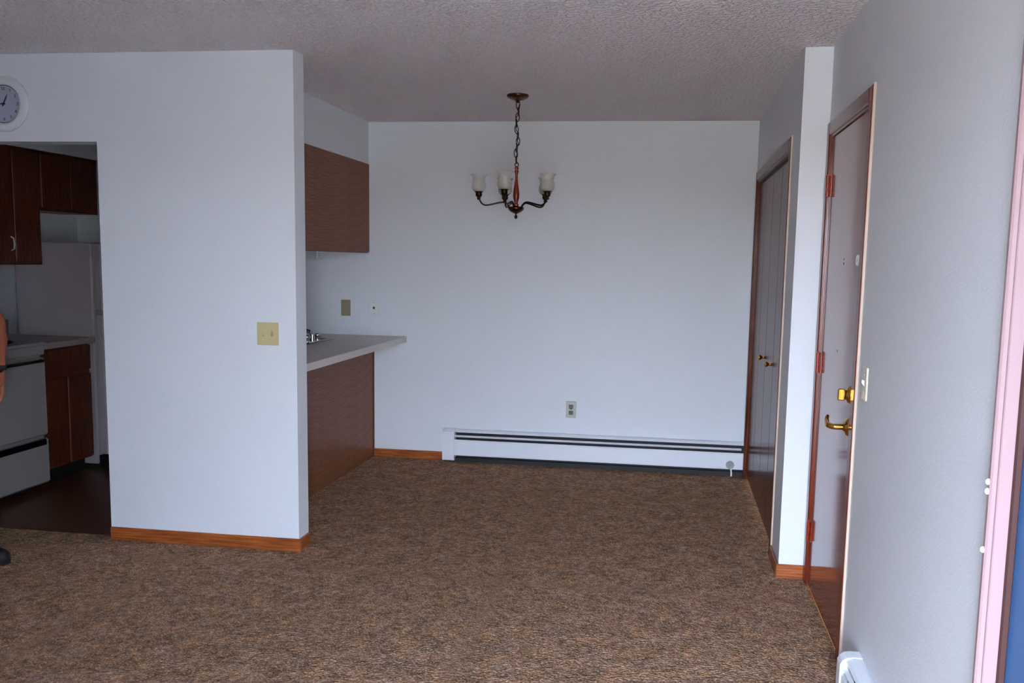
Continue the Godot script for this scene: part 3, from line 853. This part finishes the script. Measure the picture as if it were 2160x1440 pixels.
func wall_clock() -> void:
	var c := thing("wall_clock", "round white wall clock above the kitchen doorway", "clock", v3(-3.309, 2.198, Z_PART))
	var face := Basis(Vector3.RIGHT, PI / 2)
	obj("case", lathe([Vector2(0.128, 0.0), Vector2(0.134, 0.006), Vector2(0.134, 0.014), Vector2(0.126, 0.024), Vector2(0.112, 0.030), Vector2(0.099, 0.028), Vector2(0.093, 0.018), Vector2(0.0925, 0.012)], 64, Transform3D(face, Vector3.ZERO)), M.clock_rim, c)
	obj("dial", lathe([Vector2(0.0935, 0.011), Vector2(0.0935, 0.013), Vector2(0.0, 0.013)], 64, Transform3D(face, Vector3.ZERO)), M.clock_face, c)
	obj("dial_ring", lathe([Vector2(0.0935, 0.0131), Vector2(0.0935, 0.0145), Vector2(0.0895, 0.0145), Vector2(0.0895, 0.0131)], 64, Transform3D(face, Vector3.ZERO)), M.gasket, c)
	var font := SystemFont.new()
	font.font_names = PackedStringArray(["Droid Sans"])
	for k in 12:
		var tm := TextMesh.new()
		tm.font = font
		tm.text = str(k + 1)
		tm.font_size = 32
		tm.pixel_size = 0.0006
		tm.depth = 0.001
		var a := TAU * (k + 1) / 12.0
		obj("numeral", tm, M.ink, c, v3(sin(a) * 0.074, cos(a) * 0.074, 0.0138))
	var hand := func(called: String, angle: float, length: float, w: float, z: float) -> void:
		var st := begin()
		add_prism(st, PackedVector2Array([Vector2(-w, -0.012), Vector2(-w, length * 0.6), Vector2(0, length), Vector2(w, length * 0.6), Vector2(w, -0.012)]), 2, z, z + 0.001)
		obj(called, st.commit(), M.ink, c, Vector3.ZERO, v3(0, 0, -angle))
	hand.call("hour_hand", deg_to_rad(26.0), 0.054, 0.0032, 0.0150)
	hand.call("minute_hand", deg_to_rad(271.0), 0.074, 0.0026, 0.0165)
	obj("hand_hub", lathe([Vector2(0.006, 0.014), Vector2(0.006, 0.019), Vector2(0.0, 0.020)], 16, Transform3D(face, Vector3.ZERO)), M.ink, c)

# =============================================================== a person at the kitchen doorway
# bones: [from, to, radius at from, radius at to]; clips: [point, outward normal]
func blob(bones: Array, cell: float, k: float, clips := []) -> ArrayMesh:
	var lo := Vector3(1e9, 1e9, 1e9)
	var hi := -lo
	for b in bones:
		var r: float = maxf(b[2], b[3])
		for p in [b[0], b[1]]:
			lo = lo.min(p - Vector3(r, r, r))
			hi = hi.max(p + Vector3(r, r, r))
	lo -= Vector3.ONE * cell * 3.0
	hi += Vector3.ONE * cell * 3.0
	var nx := int(ceil((hi.x - lo.x) / cell)) + 1
	var ny := int(ceil((hi.y - lo.y) / cell)) + 1
	var nz := int(ceil((hi.z - lo.z) / cell)) + 1
	var f := PackedFloat32Array()
	f.resize(nx * ny * nz)
	f.fill(9.0)
	for b in bones:
		var A: Vector3 = b[0]
		var B: Vector3 = b[1]
		var ra: float = b[2]
		var rb: float = b[3]
		var m: float = maxf(ra, rb) + k + cell * 2.0
		var l := (A.min(B) - Vector3(m, m, m) - lo) / cell
		var u := (A.max(B) + Vector3(m, m, m) - lo) / cell
		var ab := B - A
		var inv := 1.0 / maxf(ab.length_squared(), 1e-9)
		for y in range(maxi(int(l.y), 0), mini(int(u.y) + 2, ny)):
			for z in range(maxi(int(l.z), 0), mini(int(u.z) + 2, nz)):
				for x in range(maxi(int(l.x), 0), mini(int(u.x) + 2, nx)):
					var p := lo + Vector3(x, y, z) * cell
					var t := clampf((p - A).dot(ab) * inv, 0.0, 1.0)
					var d := (p - A - ab * t).length() - lerpf(ra, rb, t)
					var i := (y * nz + z) * nx + x
					var o := f[i]
					var h := maxf(k - absf(d - o), 0.0) / k
					f[i] = minf(d, o) - h * h * k * 0.25
	if clips.size():
		for y in ny:
			for z in nz:
				for x in nx:
					var i := (y * nz + z) * nx + x
					if f[i] < 1.0:
						var p := lo + Vector3(x, y, z) * cell
						for c in clips:
							f[i] = maxf(f[i], (p - c[0]).dot(c[1]))
	# surface nets
	var vid := PackedInt32Array()
	vid.resize(nx * ny * nz)
	vid.fill(-1)
	var pos := PackedVector3Array()
	var nor := PackedVector3Array()
	var sy := nz * nx
	var off := [0, 1, nx, nx + 1, sy, sy + 1, sy + nx, sy + nx + 1]
	var edges := [[0, 1], [2, 3], [4, 5], [6, 7], [0, 2], [1, 3], [4, 6], [5, 7], [0, 4], [1, 5], [2, 6], [3, 7]]
	for y in ny - 1:
		for z in nz - 1:
			for x in nx - 1:
				var i := y * sy + z * nx + x
				if absf(f[i]) > cell * 2.5:
					continue
				var neg := 0
				for o in off:
					if f[i + o] < 0.0:
						neg += 1
				if neg == 0 or neg == 8:
					continue
				var s := Vector3.ZERO
				var cnt := 0
				for e in edges:
					var a: float = f[i + off[e[0]]]
					var b: float = f[i + off[e[1]]]
					if (a < 0.0) != (b < 0.0):
						var t := a / (a - b)
						var pa := Vector3(e[0] & 1, (e[0] >> 2) & 1, (e[0] >> 1) & 1)
						var pb := Vector3(e[1] & 1, (e[1] >> 2) & 1, (e[1] >> 1) & 1)
						s += pa.lerp(pb, t)
						cnt += 1
				s /= cnt
				vid[i] = pos.size()
				pos.append(lo + (Vector3(x, y, z) + s) * cell)
				var g := Vector3(f[i + 1] + f[i + nx + 1] + f[i + sy + 1] + f[i + sy + nx + 1] - f[i] - f[i + nx] - f[i + sy] - f[i + sy + nx],
					f[i + sy] + f[i + sy + 1] + f[i + sy + nx] + f[i + sy + nx + 1] - f[i] - f[i + 1] - f[i + nx] - f[i + nx + 1],
					f[i + nx] + f[i + nx + 1] + f[i + sy + nx] + f[i + sy + nx + 1] - f[i] - f[i + 1] - f[i + sy] - f[i + sy + 1])
				nor.append(g.normalized())
	var idx := PackedInt32Array()
	for y in range(1, ny - 1):
		for z in range(1, nz - 1):
			for x in range(1, nx - 1):
				var i := y * sy + z * nx + x
				var a := f[i]
				if absf(a) > cell * 2.5:
					continue
				for e in [[1, nx, sy], [nx, sy, 1], [sy, 1, nx]]:
					var b: float = f[i + e[0]]
					if (a < 0.0) == (b < 0.0):
						continue
					var q := [vid[i], vid[i - e[1]], vid[i - e[1] - e[2]], vid[i - e[2]]]
					if q.min() < 0:
						continue
					for t in [[0, 1, 2], [0, 2, 3]]:
						var P: Vector3 = pos[q[t[0]]]
						var Q: Vector3 = pos[q[t[1]]]
						var R: Vector3 = pos[q[t[2]]]
						var n := (R - P).cross(Q - P)
						if n.dot(nor[q[t[0]]] + nor[q[t[1]]] + nor[q[t[2]]]) > 0.0:
							idx.append_array([q[t[0]], q[t[1]], q[t[2]]])
						else:
							idx.append_array([q[t[0]], q[t[2]], q[t[1]]])
	var arr := []
	arr.resize(Mesh.ARRAY_MAX)
	arr[Mesh.ARRAY_VERTEX] = pos
	arr[Mesh.ARRAY_NORMAL] = nor
	arr[Mesh.ARRAY_INDEX] = idx
	var am := ArrayMesh.new()
	am.add_surface_from_arrays(Mesh.PRIMITIVE_TRIANGLES, arr)
	return am

func join(meshes: Array) -> ArrayMesh:
	var st := begin()
	for m in meshes:
		st.append_from(m, 0, Transform3D.IDENTITY)
	return st.commit()

func person() -> void:
	var turn := deg_to_rad(50.0)
	var root := thing("person", "person in dark clothes at the kitchen doorway, watch on bare forearm, black shoe", "person", v3(-3.318, 0, -3.67))
	var fw := v3(sin(turn), 0, cos(turn))
	var lf := v3(cos(turn), 0, -sin(turn))
	var at := func(l: float, y: float, f: float) -> Vector3:
		return lf * l + fw * f + v3(0, y, 0)
	var toe := v3(0.262, 0, -0.045)      # left foot points towards the room's far side
	var ank := v3(0.065, 0, -0.075)
	var dirf := (toe - ank).normalized()
	var sidef := v3(-dirf.z, 0, dirf.x)
	# joints
	var shl: Vector3 = v3(0.105, 1.385, -0.125)
	var ell: Vector3 = v3(0.170, 1.135, -0.150)
	var wrl: Vector3 = v3(0.197, 0.905, -0.135)
	var shr: Vector3 = at.call(-0.175, 1.385, 0.0)
	var elr: Vector3 = at.call(-0.235, 1.12, -0.02)
	var wrr: Vector3 = at.call(-0.235, 0.88, 0.06)
	var hpl: Vector3 = at.call(0.09, 0.93, 0.0)
	var hpr: Vector3 = at.call(-0.09, 0.93, 0.0)
	var knl: Vector3 = at.call(0.095, 0.50, 0.03)
	var knr: Vector3 = at.call(-0.10, 0.50, 0.03)
	var anl := ank + v3(0, 0.09, 0)
	var anr: Vector3 = at.call(-0.11, 0.09, 0.0)
	var torso := [
		[at.call(-0.06, 0.97, 0.0), at.call(0.06, 0.97, 0.0), 0.115, 0.115],
		[at.call(-0.05, 1.08, 0.01), at.call(0.05, 1.08, 0.01), 0.105, 0.105],
		[at.call(-0.07, 1.26, 0.01), at.call(0.07, 1.26, 0.01), 0.108, 0.108],
		[at.call(0.0, 1.415, -0.005), at.call(0.15, 1.372, 0.0), 0.062, 0.052],
		[at.call(0.0, 1.415, -0.005), at.call(-0.15, 1.372, 0.0), 0.062, 0.052]]
	var legs := [[hpl, knl, 0.088, 0.058], [knl, anl, 0.056, 0.040], [hpr, knr, 0.088, 0.058], [knr, anr, 0.056, 0.040]]
	var uarms := [[shl, ell, 0.052, 0.041], [shr, elr, 0.052, 0.041]]
	var farms := [[ell, ell.lerp(wrl, 0.35), 0.040, 0.042], [ell.lerp(wrl, 0.35), wrl, 0.042, 0.028], [elr, elr.lerp(wrr, 0.35), 0.040, 0.042], [elr.lerp(wrr, 0.35), wrr, 0.042, 0.028]]
	var neck := [[at.call(0, 1.44, -0.005), at.call(0, 1.56, 0.015), 0.058, 0.054]]
	var parts := [blob(torso + legs + uarms + farms + neck, 0.013, 0.035)]
	# head with brow, nose, lips, chin and ears
	var head := []
	head.append([at.call(0, 1.650, -0.008), at.call(0, 1.655, 0.030), 0.089, 0.083])
	head.append([at.call(0, 1.595, 0.028), at.call(0, 1.562, 0.058), 0.064, 0.044])
	head.append([at.call(0, 1.640, 0.104), at.call(0, 1.604, 0.119), 0.010, 0.013])
	head.append([at.call(-0.020, 1.572, 0.092), at.call(0.020, 1.572, 0.092), 0.010, 0.010])
	head.append([at.call(-0.036, 1.667, 0.094), at.call(0.036, 1.667, 0.094), 0.013, 0.013])
	head.append([at.call(0, 1.53, 0.008), at.call(0, 1.58, 0.015), 0.055, 0.057])
	for s in [-1.0, 1.0]:
		head.append([at.call(0.087 * s, 1.650, 0.0), at.call(0.090 * s, 1.615, 0.008), 0.014, 0.010])
	parts.append(blob(head, 0.004, 0.018))
	# hands: palm, four fingers and a thumb, loosely curled
	for s in [[wrl, v3(0.06, -1, 0.02).normalized(), fw, lf], [wrr, v3(0, -1, 0.05).normalized(), fw, -lf]]:
		var w: Vector3 = s[0]
		var dn: Vector3 = s[1]
		var across: Vector3 = s[2]
		var outw: Vector3 = s[3]
		var hb := [[w, w + dn * 0.03, 0.027, 0.026]]
		for k in 4:
			var o := across * (0.030 - 0.020 * k)
			hb.append([w + dn * 0.03 + o * 0.7, w + dn * 0.092 + o, 0.014, 0.012])
			var ln: float = [0.040, 0.046, 0.042, 0.032][k]
			var p0 := w + dn * 0.092 + o
			var p1 := p0 + (dn * 0.93 - outw * 0.25).normalized() * ln
			var p2 := p1 + (dn * 0.75 - outw * 0.65).normalized() * ln * 0.65
			var p3 := p2 + (dn * 0.45 - outw * 0.9).normalized() * ln * 0.5
			hb.append([p0, p1, 0.0098, 0.0090])
			hb.append([p1, p2, 0.0088, 0.0082])
			hb.append([p2, p3, 0.0080, 0.0068])
		var t0 := w + dn * 0.035 + across * 0.024
		var t1 := t0 + (dn * 0.6 + across * 0.6 - outw * 0.35).normalized() * 0.042
		var t2 := t1 + (dn * 0.85 + across * 0.25 - outw * 0.4).normalized() * 0.030
		hb.append([t0, t1, 0.014, 0.011])
		hb.append([t1, t2, 0.0105, 0.008])
		parts.append(blob(hb, 0.004, 0.006))
	obj("body", join(parts), M.skin, root)
	# clothes
	var fat := func(list: Array, e: float) -> Array:
		var r := []
		for b in list:
			r.append([b[0], b[1], b[2] + e, b[3] + e])
		return r
	var sl := []
	for a in uarms:
		sl.append([a[0], a[0].lerp(a[1], 0.5), a[2] + 0.012, a[3] + 0.020])
	obj("shirt", blob(fat.call(torso, 0.016) + sl, 0.014, 0.03, [[v3(0, 0.93, 0), Vector3.DOWN], [v3(0, 1.475, 0), Vector3.UP]]), M.shirt, root)
	obj("trousers", blob(fat.call(legs, 0.016) + fat.call([torso[0]], 0.010), 0.014, 0.025, [[v3(0, 0.085, 0), Vector3.DOWN], [v3(0, 1.0, 0), Vector3.UP]]), M.trousers, root)
	var hair := [[at.call(0, 1.680, -0.016), at.call(0, 1.692, 0.018), 0.090, 0.080], [at.call(0, 1.612, -0.040), at.call(0, 1.655, -0.024), 0.068, 0.086]]
	obj("hair", blob(hair, 0.006, 0.02, [[at.call(0, 1.672, 0.070), (fw * 1.0 - Vector3.UP * 0.5).normalized()]]), M.hair, root)
	for e in [-1.0, 1.0]:
		var eye := obj("eye", ellipsoid(Vector3(0.010, 0.010, 0.010)), M.grey_plastic, root, at.call(0.033 * e, 1.647, 0.102))
		obj("iris", ellipsoid(Vector3(0.006, 0.006, 0.006)), M.hair, eye, fw * 0.0055)
	# wristwatch on the arm towards the room
	var axis := (wrl - ell).normalized()
	var wb := Basis(Quaternion(Vector3.UP, axis))
	var wc := wrl - axis * 0.018
	var watch := obj("wristwatch", lathe([Vector2(0.029, -0.012), Vector2(0.0335, -0.011), Vector2(0.0335, 0.011), Vector2(0.029, 0.012)], 28, Transform3D(wb, wc)), M.black, root)
	var fd := v3(0.75, 0, 0.66)
	obj("watch_case", lathe([Vector2(0.0, 0.012), Vector2(0.014, 0.011), Vector2(0.017, 0.006), Vector2(0.017, 0.0)], 20, Transform3D(Basis(Quaternion(Vector3.UP, fd)), wc + fd * 0.030)), M.black, watch)
	# shoes
	for s in [[ank, dirf, sidef], [v3(anr.x, 0, anr.z), fw, lf]]:
		var a: Vector3 = s[0]
		var d: Vector3 = s[1]
		var sd: Vector3 = s[2]
		var tip := 0.20
		var up := [
			[a + d * -0.045 + v3(0, 0.05, 0), a + d * 0.02 + v3(0, 0.055, 0), 0.040, 0.044],
			[a + v3(0, 0.06, 0), a + v3(0, 0.105, 0), 0.046, 0.046],
			[a + d * 0.03 + v3(0, 0.055, 0), a + d * 0.115 + v3(0, 0.038, 0), 0.044, 0.042],
			[a + d * 0.10 + sd * 0.012 + v3(0, 0.034, 0), a + d * (tip - 0.034) + v3(0, 0.034, 0), 0.038, 0.034],
			[a + d * 0.10 - sd * 0.014 + v3(0, 0.034, 0), a + d * (tip - 0.045) - sd * 0.010 + v3(0, 0.032, 0), 0.036, 0.032]]
		var sh := obj("shoe", blob(up, 0.006, 0.02, [[v3(0, 0.014, 0), Vector3.DOWN], [v3(0, 0.125, 0), Vector3.UP]]), M.shoe, root)
		var so := PackedVector2Array()
		for p in [[-0.088, 0.0], [-0.075, 0.030], [-0.02, 0.036], [0.04, 0.038], [0.11, 0.050], [0.165, 0.042], [0.195, 0.020], [0.203, 0.0], [0.192, -0.026], [0.155, -0.046], [0.11, -0.048], [0.04, -0.036], [-0.02, -0.036], [-0.075, -0.030]]:
			var q: Vector3 = a + d * p[0] + sd * p[1]
			so.append(Vector2(q.x, q.z))
		obj("sole", prism(so, 1, 0.001, 0.020), M.sole, sh)
